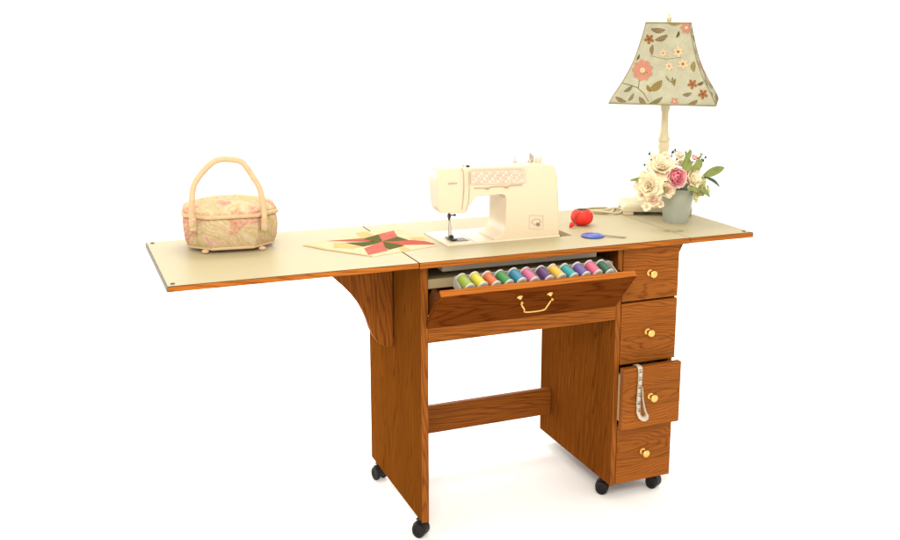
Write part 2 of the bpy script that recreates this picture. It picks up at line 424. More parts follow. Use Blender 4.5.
# tilt side cheeks
def cheek(x0, x1):
    bm = bmesh.new()
    pts = [(.016, .012), (.016, hh - .02), (.058, hh - .055), (.058, .03)]
    prism(bm, pts, lambda p, s: (x1 if s else x0, p[0], p[1]))
    bmesh.ops.transform(bm, matrix=R, verts=bm.verts)
    bmesh.ops.translate(bm, verts=bm.verts, vec=-hinge)
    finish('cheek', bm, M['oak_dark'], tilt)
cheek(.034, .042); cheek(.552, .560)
bm = bmesh.new()
def tl(x, y, z): return R @ Vector((x, y, z)) - hinge
xa, xb, zc = .245, .329, .108
for x in (xa, xb):
    lathe(bm, [(0, 0), (.0085, 0), (.0085, .002), (.005, .005), (.0038, .012), (.0055, .016), (.0045, .021), (0, .022)], 0, 0, 16, 0,
          Matrix.Translation(tl(x, -.002, zc)) @ Matrix.Rotation(ang, 4, 'X') @ Matrix.Rotation(PI / 2, 4, 'X'))
P = [tl(xa, -.018, zc), tl(xa + .003, -.021, zc - .010), tl(xa + .010, -.027, zc - .018), tl(xa + .018, -.030, zc - .030), tl(xb - .018, -.030, zc - .030), tl(xb - .010, -.027, zc - .018), tl(xb - .003, -.021, zc - .010), tl(xb, -.018, zc)]
tube(bm, smooth_path(P, 4), .0026, 10)
finish('handle', bm, M['brass'], tilt, smooth=True)

# drawers
def knob(par, x, y, z):
    bm = bmesh.new()
    lathe(bm, [(0, 0), (.010, 0), (.0105, .0015), (.006, .004), (.0045, .010), (.008, .014), (.0125, .018), (.0135, .0215), (.0115, .026), (.006, .0285), (0, .029)], 0, 0, 20, 0,
          Matrix.Rotation(PI / 2, 4, 'X'))
    k = finish('knob', bm, M['brass'], par, smooth=True); k.location = (x, y, z); k.scale = (.88, .88, .88)
def drawer(z0, z1, y, x0, x1, seed, centre):
    cx, cz = (x0 + x1) / 2, (z0 + z1) / 2
    bm = bmesh.new(); box(bm, x0, x1, y, y + .018, z0, z1)
    m = M['oak_front'].copy(); m.name = 'oak_drawer'
    for n in m.node_tree.nodes:
        if n.type == 'MAPPING' and abs(n.inputs['Scale'].default_value[0]) < 1:
            n.inputs['Location'].default_value = centre
    d = finish('drawer', bm, m, desk, origin=(cx, y, cz), bevel=.0016)
    knob(d, -.004, 0, 0)
    if y < 0:   # open drawer: its box can be seen behind the front
        bm = bmesh.new()
        a0, a1 = x0 + .010 - cx, x1 - .014 - cx
        box(bm, a0, a0 + .010, .018, .36, z0 + .015 - cz, z1 - .030 - cz); box(bm, a1 - .010, a1, .018, .36, z0 + .015 - cz, z1 - .030 - cz)
        box(bm, a0 + .010, a1 - .010, .018, .36, z0 + .015 - cz, z0 + .023 - cz); box(bm, a0 + .010, a1 - .010, .35, .36, z0 + .023 - cz, z1 - .030 - cz)
        finish('drawer_box', bm, M['pale_board'], d)
    return d
XD0, XD1 = .5885, .7665
drawer(.5830, .7330, f0 - .001, XD0, XD1, 1, (0, .1, .06))
drawer(.4040, .5775, f0 - .001, XD0, XD1, 2, (.0, .05, .035))
drawer(.2300, .4060, -.015, .5770, .7625, 3, (0, .03, .0))
drawer(.0520, .2240, f0 - .001, XD0, XD1, 4, (.02, .05, -.02))

# casters
def caster_meshes(c):
    bm = bmesh.new()
    lathe(bm, [(0, .0505), (.013, .0505), (.013, .047), (.006, .046), (.006, .036), (0, .036)], 0, 0, 16)
    # hood
    for k in range(1):
        n = 18; a = []; b = []
        pts = [(.021 * math.cos(t), .022 + .021 * math.sin(t)) for t in [math.radians(-20 + 220 * i / n) for i in range(n + 1)]] + [(-.012, .012), (.012, .012)]
        prism(bm, pts, lambda p, s: (-.0135 + .027 * s, p[0] * 1.06 + .006, p[1] * 1.04))
    finish('hood', bm, M['black'], c, bevel=.0025)
    for s in (-1, 1):
        bm = bmesh.new()
        lathe(bm, [(0, -.008), (.012, -.008), (.0185, -.008), (.0205, -.004), (.0205, .003), (.0185, .006), (.010, .0070), (.009, .0050), (0, .0050)], 0, 0, 28, 0,
              Matrix.Translation((s * .0150, .006, .0205)) @ Matrix.Rotation(s * PI / 2, 4, 'Y'))
        finish('wheel', bm, M['black'], c, smooth=True)
def caster(x, y, rz):
    bm = bmesh.new(); box(bm, -.010, .010, -.016, .016, .0465, .0502)
    c = finish('caster', bm, M['dark'], desk); c.location = (x, y, 0); c.scale = (.88, .88, 1); c.rotation_euler = (0, 0, rz)
    caster_meshes(c)
caster(.022, .052, .7); caster(.022, .415, .3); caster(.588, .085, .9); caster(.742, .058, .5); caster(.742, .43, .4)

# ------------------------------------------------------------------ quilt block lying across the seam
qo = Vector((-.0070, .262, H))
def flatpoly(bm, pts, z, th, mi):
    prism(bm, pts, lambda p, s: (p[0] - qo.x, p[1] - qo.y, z + (th if s else 0)), mi)

bm = bmesh.new()
flatpoly(bm, [(-.2181, .2907), (-.0871, .1028), (.108, .160), (.108, .330), (.0630, .4300)], .0002, .0004, 0)
QP = [(1, [(-0.1461, 0.3205), (-0.0505, 0.3183), (-0.0303, 0.2660), (-0.0101, 0.262)]),
 (2, [(-0.0939, 0.2562), (-0.0757, 0.2192), (-0.0434, 0.2361), (-0.0101, 0.262), (-0.0303, 0.2660), (-0.1066, 0.2829)]),
 (2, [(-0.0509, 0.3094), (0.0066, 0.351), (-0.0101, 0.262), (-0.0303, 0.2660)]),
 (5, [(0.0066, 0.351), (0.0617, 0.3842), (0.046, 0.3028), (-0.0101, 0.262)]),
 (2, [(0.046, 0.3028), (0.0631, 0.2374), (0.0194, 0.2489), (-0.0101, 0.262)]),
 (1, [(-0.0101, 0.262), (0.0207, 0.2498), (0.0672, 0.2491), (0.0939, 0.2251), (0.1075, 0.1900), (0.1075, .1760), (0.0227, 0.2012)]),
 (2, [(-0.0101, 0.262), (0.0227, 0.2012), (0.0256, 0.1894), (-0.0245, 0.1614), (-0.0265, 0.187)]),
 (5, [(-0.0793, 0.1997), (-0.0101, 0.262), (-0.0265, 0.187), (-0.0295, 0.1531), (-0.0914, 0.1239)]),
 (3, [(-0.0455, 0.3906), (-0.0114, 0.4011), (-0.0091, 0.3448), (-0.0505, 0.3143), (-0.0495, 0.3453)]),
 (3, [(-0.1341, 0.2895), (-0.1066, 0.2820), (-0.095, 0.2524), (-0.0797, 0.2208), (-0.1051, 0.21), (-0.1506, 0.2365)]),
 (3, [(0.0054, 0.1702), (0.0249, 0.1876), (0.0236, 0.1381), (0.0144, 0.1054+.03), (-0.0019, 0.1359)]),
 (3, [(0.0728, 0.2785), (0.1073, 0.2740), (0.1073, 0.2405), (0.0754, 0.2458)]),
 (4, [(-.2170, .2900), (-.1790, .2230), (-.0871, .1045), (-.0850, .1130), (-.1700, .2300), (-.205, .2890)])]
for k, (mi, pts) in enumerate(QP): flatpoly(bm, pts, .0006, .00035 + .00003 * k, mi)
q = finish('quilt_block', bm, [M['q_base'], M['q_pink'], M['q_green'], M['q_yel'], M['q_yel2'], M['q_pink2']], origin=(0, 0, 0))
q.location = qo
tag(q, 'thin quilt square with pink and olive green star lying across the desk top seam', 'quilt block')

# ------------------------------------------------------------------ sewing machine
mx, my = .30, .20
mach = empty('sewing_machine', (mx, my, H), 'ivory sewing machine set into the desk top, needle over its bed', 'sewing machine')
def loc(p): return (p[0] - mx, p[1] - my, p[2] - H)
def mfin(name, bm, mat, par=None, **k):
    bmesh.ops.translate(bm, verts=bm.verts, vec=(-mx, -my, -H))
    return finish(name, bm, mat, par or mach, **k)
body = [(.105, .862), (.107, .846), (.113, .839), (.181, .8345), (.187, .840), (.190, .853), (.199, .857), (.203, .866), (.208, .874), (.216, .8765),
        (.286, .8775), (.295, .874), (.2985, .862), (.2975, .80), (.294, .780), (.284, .765), (.266, .7595), (.266, .755), (.4585, .755), (.4578, .790), (.4555, .845), (.4500, .915), (.4475, .932), (.441, .9445),
        (.428, .9500), (.30, .951), (.174, .953), (.118, .9535), (.108, .9505), (.102, .942), (.1010, .925)]
bm = bmesh.new(); prism(bm, body, lambda p, s: (p[0], .262 if s else .150, p[1]))
mb = mfin('machine_body', bm, M['machine'], bevel=.011, seg=5, angle=55)
# sloped shoulder: narrow the top slightly
for vtx in mb.data.vertices:
    z = vtx.co.z + H
    if vtx.co.x + mx < .13 and vtx.co.y > 0: vtx.co.y = .218 - my; vtx.co.x += .004; vtx.co.z += .002
    if z > .93: vtx.co.y += .006 if vtx.co.y < 0 else -.012
bm = bmesh.new(); box(bm, .1285, .4605, .1450, .315, .700, .7562)
mbed = mfin('machine_bed', bm, M['machine2'], bevel=.004, seg=3)
bm = bmesh.new(); box(bm, .148, .205, .185, .245, .7563, .7570)
mfin('needle_plate', bm, M['plate'], mbed, bevel=.0003)
bm = bmesh.new(); box(bm, .1470, .2060, .1705, .1715, .7563, .7566); box(bm, .2080, .2090, .1460, .26, .7563, .7566)
mfin('slide_plate_line', bm, M['seam'], mbed)
# face cover seam
bm = bmesh.new(); tube(bm, [(.1735, .1565, .9535), (.1760, .1512, .944), (.1768, .1494, .92), (.1768, .1494, .895), (.1745, .1494, .870), (.1715, .1494, .845)], .00095, 8)
mfin('seam', bm, M['seam'], mb, smooth=True)
bm = bmesh.new(); tube(bm, [(.1835, .1498, .842), (.188, .1495, .8575), (.191, .1493, .875), (.192, .1492, .90), (.190, .1494, .944)], .0007, 6)
mfin('seam', bm, M['seam'], mb, smooth=True)
# stitch chart with printed rows
def quadstrip(bm, pts, y, th=.0005, mi=0): prism(bm, pts, lambda p, s: (p[0], y if s else y - th, p[1]), mi)
bm = bmesh.new(); quadstrip(bm, [(.197, .9445), (.196, .910), (.335, .9045), (.355, .9055), (.350, .9405)], .1500)
for r_ in range(4):
    for c_ in range(19):
        x = .2005 + c_ * .0078; z = .9395 - r_ * .0078 - c_ * .0002
        if r_ == 0 and c_ > 13: continue
        quadstrip(bm, [(x, z), (x + .0045, z + .0012), (x + .0050, z - .0022), (x + .0008, z - .0030)], .1494, .0002, 1 if (r_ + c_) % 3 else 2)
mfin('stitch_chart', bm, [M['print'], M['print2'], M['petal_cream']], mb)
bm = bmesh.new()
tube(bm, smooth_path([(.205, .1494, .899), (.232, .1494, .898), (.243, .1494, .8945), (.252, .1494, .899), (.285, .1494, .8995), (.297, .1494, .8965), (.308, .1494, .8995), (.345, .1494, .900)], 4), .0009, 6)
mfin('lever_slot', bm, M['seam'], mb, smooth=True)
for x in (.243, .298):
    bm = bmesh.new(); box(bm, x - .005, x + .005, .1455, .1495, .8950, .8985)
    mfin('slide_lever', bm, M['seam'], mb, bevel=.001)
# stitch length window and dial
bm = bmesh.new()
for a, b in (((.3675, .816), (.4085, .8125)), ((.4085, .8125), (.4085, .7755)), ((.4085, .7755), (.3675, .779)), ((.3675, .779), (.3675, .816))):
    tube(bm, [(a[0], .1497, a[1]), (b[0], .1497, b[1])], .0005, 6)
fr = mfin('dial_frame', bm, M['print'], mb)
bm = bmesh.new(); tube(bm, [(.388 + .013 * math.cos(t), .1497, .797 + .008 * math.sin(t)) for t in [2 * PI * i / 24 for i in range(24)]], .0007, 6, close=True)
mfin('dial_ring', bm, M['print2'], mb)
bm = bmesh.new(); lathe(bm, [(0, 0), (.0045, 0), (.004, .006), (0, .007)], 0, 0, 16, 0, Matrix.Translation((.3925, .150, .790)) @ Matrix.Rotation(PI / 2, 4, 'X'))
mfin('dial', bm, M['ink'], mb, smooth=True)
# small maker's mark, too blurred in the photograph to read
bm = bmesh.new()
x = .1338
for k, wd in enumerate((.0040, .0032, .0034, .0042, .0034, .0034, .0030)):
    quadstrip(bm, [(x, .9175 - k * .0001), (x + wd * .35, .9175 - k * .0001), (x + wd * .35, .9150), (x + wd * .85, .9150), (x + wd * .85, .9140), (x, .9140)], .1499, .0004); x += wd
mfin('maker_mark', bm, M['ink'], mb)
# needle bar, clamp, presser foot
bm = bmesh.new(); tube(bm, [(.157, .205, .850), (.157, .205, .808)], .0026, 10); box(bm, .1535, .1610, .2015, .2085, .814, .824)
nb = mfin('needle_bar', bm, M['dark'], smooth=True)
bm = bmesh.new(); tube(bm, [(.158, .203, .8215), (.171, .201, .8215)], .0019, 8); sphere(bm, (.172, .201, .8215), .0036, 10, 8)
mfin('clamp_screw', bm, M['dark'], nb, smooth=True)
bm = bmesh.new(); tube(bm, [(.157, .205, .812), (.157, .205, .7585)], [.0011, .0005], 8)
mfin('needle', bm, M['steel'], nb, smooth=True)
bm = bmesh.new(); tube(bm, [(.163, .216, .850), (.163, .216, .790)], .0024, 10)
tube(bm, [(.161, .212, .802), (.161, .210, .785), (.160, .208, .766)], [.0028, .0046, .0052], 10)
pf = mfin('presser_bar', bm, M['steel'], smooth=True)
bm = bmesh.new(); box(bm, .150, .1700, .178, .222, .7585, .7612); box(bm, .158, .1665, .196, .214, .7612, .768)
mfin('presser_foot', bm, M['dark'], pf, bevel=.001)
bm = bmesh.new(); box(bm, .1555, .1645, .172, .1815, .75725, .75755); quadstrip(bm, [(.168, .7572), (.200, .7572), (.196, .7578), (.170, .7578)], .205, .035)
mfin('feed_slot', bm, M['dark'], mbed)
# things on top
bm = bmesh.new(); lathe(bm, [(0, .952), (.006, .952), (.006, .9555), (.0025, .956), (.0022, .966), (.0035, .967), (.003, .9685), (0, .969)], .352, .215, 14)
mfin('bobbin_winder', bm, M['steel'], smooth=True)
bm = bmesh.new(); lathe(bm, [(0, .951), (.007, .951), (.007, .9555), (.003, .956), (.003, .970), (.0042, .972), (.0042, .976), (0, .977)], .398, .215, 14)
lathe(bm, [(0, .951), (.005, .951), (.005, .970), (0, .971)], .407, .222, 12)
mfin('spool_pin', bm, M['steel'], smooth=True)
bm = bmesh.new(); lathe(bm, [(0, .950), (.009, .950), (.0095, .958), (.0085, .964), (0, .965)], .418, .205, 16)
mfin('winder_stop', bm, M['machine2'], smooth=True)
bm = bmesh.new(); box(bm, .192, .200, .165, .175, .9515, .958); mfin('thread_guide', bm, M['dark'], bevel=.001)
bm = bmesh.new(); tube(bm, [(.178, .168, .952), (.180, .168, .9585), (.186, .175, .9585), (.187, .178, .952)], .0011, 8); mfin('thread_guide', bm, M['steel'], smooth=True)
bm = bmesh.new(); lathe(bm, [(0, 0), (.024, 0), (.027, .003), (.027, .015), (.022, .018), (0, .018)], 0, 0, 28, 0, Matrix.Translation((.430, .215, .893)) @ Matrix.Rotation(PI / 2, 4, 'Y'))
mfin('handwheel', bm, M['machine2'], smooth=True)

# ------------------------------------------------------------------ thread spools in their tray in the tilting drawer
spC = [((.38, .45, .04), 'lime green'), ((.80, .74, .03), 'bright yellow'), ((.84, .17, .025), 'orange'), ((.05, .30, .06), 'mid green'), ((.02, .27, .45), 'blue'), ((.72, .14, .30), 'pink'),
       ((.10, .025, .16), 'deep purple'), ((.86, .50, .06), 'golden yellow'), ((.02, .36, .42), 'turquoise'), ((.17, .11, .40), 'violet blue'), ((.80, .13, .27), 'rose pink'), ((.008, .12, .045), 'dark green')]
spL = ['lime green thread spool, first at the left end of the row in the tilted drawer', 'bright yellow thread spool between the lime green and the orange one', 'orange thread spool between the bright yellow and the mid green one',
       'mid green thread spool between the orange and the blue one', 'blue thread spool between the mid green and the pink one', 'pink thread spool between the blue and the deep purple one',
       'deep purple thread spool beside the gap in the middle of the row', 'golden yellow thread spool between the purple and the turquoise one', 'turquoise thread spool between the golden yellow and the violet one',
       'violet blue thread spool between the turquoise and the rose pink one', 'rose pink thread spool next to the dark green one', 'dark green thread spool, last at the right end of the row']
ax = Vector((.20, -.88, -.40)).normalized()
Rsp = Vector((0, 0, 1)).rotation_difference(-ax).to_matrix().to_4x4()
def mk_end(z):
    bm = bmesh.new()
    lathe(bm, [(0, z), (.0150, z), (.0163, z + .0008), (.0163, z + .0030), (.0150, z + .0038), (0, z + .0038)], 0, 0, 28)
    return bm
sp0 = None
for i, ((c, nm), lb) in enumerate(zip(spC, spL)):
    x = .113 + i * .0350 + (.007 if i >= 6 else 0)
    e = empty('thread_spool', (x, -.047, .6870 + (.0015 if i % 3 == 1 else 0)), lb, 'thread spool', 'thread spools in the tilted drawer tray')
    e.scale = (.93, .93, .90); e.rotation_mode = 'QUATERNION'; e.rotation_quaternion = (Matrix.Rotation(random.uniform(-.06, .06), 4, 'Z') @ Rsp).to_quaternion()
    tm = thread_mat('thread', tuple(v * random.uniform(.62, .74) for v in c))
    if sp0 is None:
        core = finish('spool_end', mk_end(0), M['white'], e, smooth=True); core2 = finish('spool_end', mk_end(.0475), M['white'], e, smooth=True)
        bm = bmesh.new(); lathe(bm, [(0, -.0004), (.0105, -.0006), (.0105, -.0002), (0, -.0002)], 0, 0, 24); lab = finish('paper_label', bm, M['tape'], e)
        bm = bmesh.new(); lathe(bm, [(.012, .0038), (.0142, .0044), (.0150, .012), (.0152, .026), (.0150, .040), (.0142, .0470), (.012, .0475)], 0, 0, 28); th = finish('thread_winding', bm, tm, e, smooth=True)
        sp0 = (core, core2, lab, th)
    else:
        for k, o in enumerate(sp0):
            d = o.copy(); d.rotation_euler = (0, 0, random.uniform(0, 6))
            if k == 3: q_ = random.uniform(.90, 1.03); d.scale = (q_, q_, 1)
            d.name = o.name.split('.')[0]; COL.objects.link(d); d.parent = e
            if k == 3: d.data = o.data.copy(); d.data.materials[0] = tm
# tray (white, slanting inside the drawer)
bm = bmesh.new()
cz = Vector((0, -.034, .6805))
Rt = Vector((0, 0, 1)).rotation_difference(Vector((0, -.50, .80)).normalized()).to_matrix().to_4x4()
Mt = Matrix.Translation((.092, -.0275, .6815)) @ Matrix.Rotation(math.radians(25), 4, 'X')
Lx = .442
def tb(*a): 
    v = box(bm, *a); bmesh.ops.transform(bm, matrix=Mt, verts=v)
tb(0, Lx, -.012, .040, -.0180, -.0160)
tb(0, .002, -.012, .040, -.0160, .010); tb(Lx - .002, Lx, -.012, .040, -.0160, .010)
tb(.002, Lx - .002, .0385, .040, -.0160, .012)
tb(.2195, .2215, -.012, .0385, -.0160, .004)
tray = finish('spool_tray', bm, M['white'], bevel=.0005)
tray.location = (.31, -.03, .67)
for vtx in tray.data.vertices: vtx.co -= Vector((.31, -.03, .67))
tag(tray, 'white plastic tray holding the row of thread spools in the tilted front drawer', 'tray')

# ------------------------------------------------------------------ tape measure over the open drawer
bm = bmesh.new()
yy = -.0165
pathT = [((.6200, .012, .400), (.6345, .012, .400)), ((.6200, .006, .4085), (.6345, .006, .4085)), ((.6200, -.006, .4095), (.6345, -.006, .4095)), ((.6200, -.0150, .4085), (.6345, -.0150, .4085)), ((.6203, yy - .002, .404), (.6348, yy - .002, .404)),
         ((.6215, yy - .002, .39), (.6360, yy - .001, .39)), ((.6212, yy - .003, .36), (.6355, yy - .001, .36)), ((.6195, yy - .003, .33), (.6338, yy - .001, .33)),
         ((.6188, yy - .003, .30), (.6330, yy - .002, .30)), ((.6200, yy - .004, .278), (.6335, yy - .002, .280)), ((.6250, yy - .007, .2625), (.6345, yy - .003, .2700)), ((.6345, yy - .011, .2540), (.6390, yy - .004, .2650)),
         ((.6440, yy - .014, .2530), (.6440, yy - .004, .2640)), ((.6515, yy - .015, .2590), (.6465, yy - .003, .2670)), ((.6520, yy - .015, .2690), (.6465, yy - .002, .2715)), ((.6465, yy - .013, .278), (.6440, yy - .001, .2780)),
         ((.6420, yy - .011, .292), (.6405, yy - .0005, .2920)), ((.6380, yy - .008, .315), (.6370, yy - .0005, .315)), ((.6355, yy - .006, .350), (.6350, yy - .0005, .350))]
A = [bm.verts.new(a) for a, b in pathT]; B = [bm.verts.new(b) for a, b in pathT]
for k in range(len(A) - 1): bm.faces.new((A[k], A[k + 1], B[k + 1], B[k]))
tp = finish('tape_measure', bm, M['tape'], smooth=True)
sd = tp.modifiers.new('s', 'SOLIDIFY'); sd.thickness = .0005
tp.location = (.627, -.018, .33)
for vtx in tp.data.vertices: vtx.co -= Vector((.627, -.018, .33))
tag(tp, 'cream measuring tape hanging over the front of the open third drawer', 'tape measure')
# printed numerals and tick marks
for k, z in enumerate((.398, .375, .352, .329, .306, .285)):
    xo = .6275 + (.0008 if z > .35 else -.001) 
    text_mesh(str(14 + k), .0125, M['tapeink'], 'numeral', tp, Matrix.Translation((xo - .627, yy - .0034 + .018, z - .33)) @ Matrix.Rotation(PI / 2, 4, 'X') @ Matrix.Rotation(-PI / 2, 4, 'Z'), .0002)
bm = bmesh.new()
for k in range(44):
    z = .402 - k * .0027; wd = .0045 if k % 4 == 0 else .0025
    xl = .6203 + (.0008 if z > .35 else -.0012)
    box(bm, xl, xl + wd, yy - .0042, yy - .0036, z, z + .0004)
o = finish('tick_marks', bm, M['tapeink'], tp)
for vtx in o.data.vertices: vtx.co -= Vector((.627, -.018, .33))

# ------------------------------------------------------------------ basket
bkc = Vector((-.388, .368, H))
bk = empty('sewing_basket', bkc, 'pastel floral fabric sewing basket with a tan wrapped handle on the left leaf', 'basket', rz=math.radians(-6)); bk.scale = (.965, .965, 1.0)
def octo(hx, hy, cx=.058, cy=.056):
    return [(-hx + cx, -hy), (hx - cx, -hy), (hx, -hy + cy), (hx, hy - cy), (hx - cx, hy), (-hx + cx, hy), (-hx, hy - cy), (-hx, -hy + cy)]
def loft(bm, rings, mi=0, cap=True):
    R_ = [[bm.verts.new((x, y, z)) for x, y in pts] for pts, z in rings]
    n = len(R_[0])
    for a, b in zip(R_, R_[1:]):
        for i in range(n): bm.faces.new((a[i], a[(i + 1) % n], b[(i + 1) % n], b[i])).material_index = mi
    if cap:
        bm.faces.new(R_[0][::-1]).material_index = mi; bm.faces.new(R_[-1]).material_index = mi
bm = bmesh.new(); loft(bm, [(octo(.108, .095), .010), (octo(.112, .098), .014), (octo(.119, .104), .035), (octo(.1215, .1065), .060), (octo(.1205, .1055), .078), (octo(.117, .102), .088)])
bb = finish('basket_body', bm, M['bask'], bk, bevel=.010, seg=4, angle=20)
bm = bmesh.new()
oc = [Vector((x, y, .0125)) for x, y in octo(.109, .096)]
tube(bm, [p + Vector((0, 0, 0)) for p in oc], .0042, 8, close=True)
finish('piping', bm, M['cane'], bb, smooth=True)
bm = bmesh.new(); loft(bm, [(octo(.117, .102), .0885), (octo(.1195, .1045), .093), (octo(.119, .104), .105), (octo(.112, .098), .111), (octo(.088, .076, .045, .042), .119), (octo(.05, .043, .026, .02), .126), (octo(.015, .012, .008, .006), .128)])
ld = finish('basket_lid', bm, M['bask'], bk, bevel=.004, seg=2, angle=18)
bm = bmesh.new(); tube(bm, [Vector((x, y, .0935)) for x, y in octo(.1195, .1045)], .0052, 8, close=True, flat=1.0)
finish('lid_band', bm, M['cane'], ld, smooth=True)
for x, y in ((-.070, -.088), (.075, -.088), (-.070, .085), (.075, .085)):
    bm = bmesh.new(); sphere(bm, (x, y, .0058), (.0095, .0075, .0058), 12, 8); finish('foot', bm, M['cane'], bk, smooth=True)
bm = bmesh.new()
hy = -.083
HP = smooth_path([(-.098, hy - .018, .070), (-.099, hy - .018, .105), (-.097, hy - .014, .140), (-.088, hy - .006, .178), (-.060, hy, .212), (-.030, hy + .004, .2330), (.006, hy + .006, .2335), (.034, hy + .004, .2250), (.058, hy, .190), (.074, hy - .006, .160), (.080, hy - .014, .125), (.082, hy - .022, .090), (.081, hy - .023, .060)], 6)
tube(bm, HP, [.0060 + .0002 * math.sin(i * 1.7) for i in range(len(HP))], 12, flat=1.25)
finish('handle', bm, M['cane'], bk, smooth=True)
for x, z in ((-.098, .078), (.081, .070)):
    bm = bmesh.new(); box(bm, x - .009, x + .009, hy - .027, hy - .012, z - .016, z + .016); finish('handle_strap', bm, M['bask'], bk, bevel=.003)

# ------------------------------------------------------------------ tomato pincushion
tc = Vector((.590, .262, H))
tm_ = empty('pincushion', tc, 'red tomato pincushion with a small strawberry emery on a string beside the sewing machine', 'pincushion')
bm = bmesh.new()
n = 48; rings = []
for k in range(15):
    ph = PI * k / 14
    row = []
    for i in range(n):
        t = 2 * PI * i / n
        lobes = 1 - .07 * abs(math.cos(3 * t)) ** 6 * math.sin(ph)
        r = .0325 * math.sin(ph) ** .75 * lobes; z = .0245 - .0245 * math.cos(ph)
        if ph > PI * .75: z -= .006 * ((ph - PI * .75) / (PI * .25)) ** 2
        row.append(bm.verts.new((r * math.cos(t), r * math.sin(t), z)) if 0 < k < 14 else None)
    if k in (0, 14): row = [bm.verts.new((0, 0, 0 if k == 0 else .0415))]
    rings.append(row)
for a, b in zip(rings, rings[1:]):
    for i in range(n):
        j = (i + 1) % n; qd = []
        for v_ in (a[i % len(a)], a[j % len(a)], b[j % len(b)], b[i % len(b)]):
            if v_ not in qd: qd.append(v_)
        bm.faces.new(qd)
finish('cushion', bm, M['tomato'], tm_, smooth=True)
bm = bmesh.new()
for k in range(6):
    t = PI * k / 3 + .3
    d = Vector((math.cos(t), math.sin(t), 0)); s_ = Vector((-d.y, d.x, 0))
    pts = [Vector((0, 0, .0445)), d * .010 + s_ * .0048 + Vector((0, 0, .0462)), d * .024 + Vector((0, 0, .0425)), d * .010 - s_ * .0048 + Vector((0, 0, .0462))]
    a = [bm.verts.new(p) for p in pts]; b = [bm.verts.new(p + Vector((0, 0, .0016))) for p in pts]
    bm.faces.new(a[::-1]); bm.faces.new(b)
    for i in range(4): bm.faces.new((a[i], a[(i + 1) % 4], b[(i + 1) % 4], b[i]))
finish('leaf_cap', bm, M['green_felt'], tm_, bevel=.0006)
bm = bmesh.new(); tube(bm, smooth_path([(0, 0, .046), (-.012, -.016, .047), (-.030, -.024, .035), (-.041, -.024, .018)], 5), .0008, 6)
finish('string', bm, M['green_felt'], tm_, smooth=True)
bm = bmesh.new(); lathe(bm, [(0, -.011), (.003, -.009), (.0065, -.002), (.0072, .003), (.005, .007), (0, .008)], 0, 0, 16, 0, Matrix.Translation((-.047, -.027, .0095)) @ Matrix.Rotation(.75, 4, 'Y'))
sb = finish('strawberry', bm, M['tomato'], tm_, smooth=True)
bm = bmesh.new(); sphere(bm, (-.0415, -.0265, .0145), (.0052, .0050, .0030), 12, 8); finish('strawberry_cap', bm, M['green_felt'], sb, smooth=True)
for a, b, c in ((.012, -.026, .040), (-.014, -.022, .041), (.024, -.010, .039)):
    bm = bmesh.new(); tube(bm, [(a * .8, b * .8, c - .008), (a, b, c + .001)], .0004, 5); sphere(bm, (a, b, c + .002), .0014, 8, 6)
    finish('pin', bm, M['white'], tm_, smooth=True)

# ------------------------------------------------------------------ blue needle threader
nt_ = empty('needle_threader', (.540, .110, H), 'small blue disc with two thin wires lying in front of the red pincushion', 'needle threader')
bm = bmesh.new(); lathe(bm, [(0, 0), (.028, 0), (.031, .0015), (.031, .0045), (.028, .006), (0, .0065)], 0, 0, 36)
dk = finish('disc', bm, M['blue'], nt_, smooth=True)
bm = bmesh.new(); lathe(bm, [(.018, .0062), (.020, .0072), (.022, .0062)], 0, 0, 36); finish('raised_rim', bm, M['blue'], dk, smooth=True)
bm = bmesh.new(); tube(bm, [(.024, -.012, .003), (.036, -.024, .002), (.070, -.052, .001)], .0010, 6); tube(bm, [(.028, -.006, .003), (.040, -.012, .003), (.080, -.046, .001)], .0010, 6)
finish('wire', bm, M['ink'], nt_, smooth=True)
# flat clear oval lying by the pot
bm = bmesh.new()
tube(bm, [(.028 * math.cos(t), .011 * math.sin(t), .0012) for t in [2 * PI * i / 28 for i in range(28)]], .0012, 8, close=True)
tube(bm, [(.010 * math.cos(t), .005 * math.sin(t), .0012) for t in [2 * PI * i / 20 for i in range(20)]], .0009, 8, close=True)
M['clear'] = plain('grey_wire', (.48, .43, .28), .45)
rg = finish('wire_ring', bm, M['clear'], smooth=True); rg.location = (.790, .092, H + .0002); rg.rotation_euler = (0, 0, math.radians(-22))
tag(rg, 'thin flat grey-green oval ring lying on the desk top in front of the flower pot', 'ring')

# ------------------------------------------------------------------ lamp
lc = Vector((.926, .366, H))
lp = empty('table_lamp', lc, 'cream table lamp with turned column and square bell shade of floral linen', 'lamp')
# base plate: square, on corner feet, turned to the room
bph = math.radians(-24)
Rb = Matrix.Translation((-.022, .004, 0)) @ Matrix.Rotation(bph, 4, 'Z')
def bfin(name, bm, mat, par, **k):
    bmesh.ops.transform(bm, matrix=Rb, verts=bm.verts); return finish(name, bm, mat, par, **k)
hx, hy_ = .104, .072
bm = bmesh.new()
R_ = []
for s_, z in ((1, .010), (1, .026), (.94, .0285), (.90, .032), (.60, .036), (.42, .044)):
    R_.append(([(-hx * s_, -hy_ * s_), (hx * s_, -hy_ * s_), (hx * s_, hy_ * s_), (-hx * s_, hy_ * s_)], z))
loft(bm, R_)
lb_ = bfin('lamp_base', bm, M['lampbase'], lp, bevel=.002)
for sx in (-1, 1):
    for sy in (-1, 1):
        bm = bmesh.new(); cx, cy = sx * (hx - .016), sy * (hy_ - .014)
        box(bm, cx - .015, cx + .015, cy - .013, cy + .013, 0, .0102); bfin('foot', bm, M['lampbase'], lb_, bevel=.0015)
bm = bmesh.new()
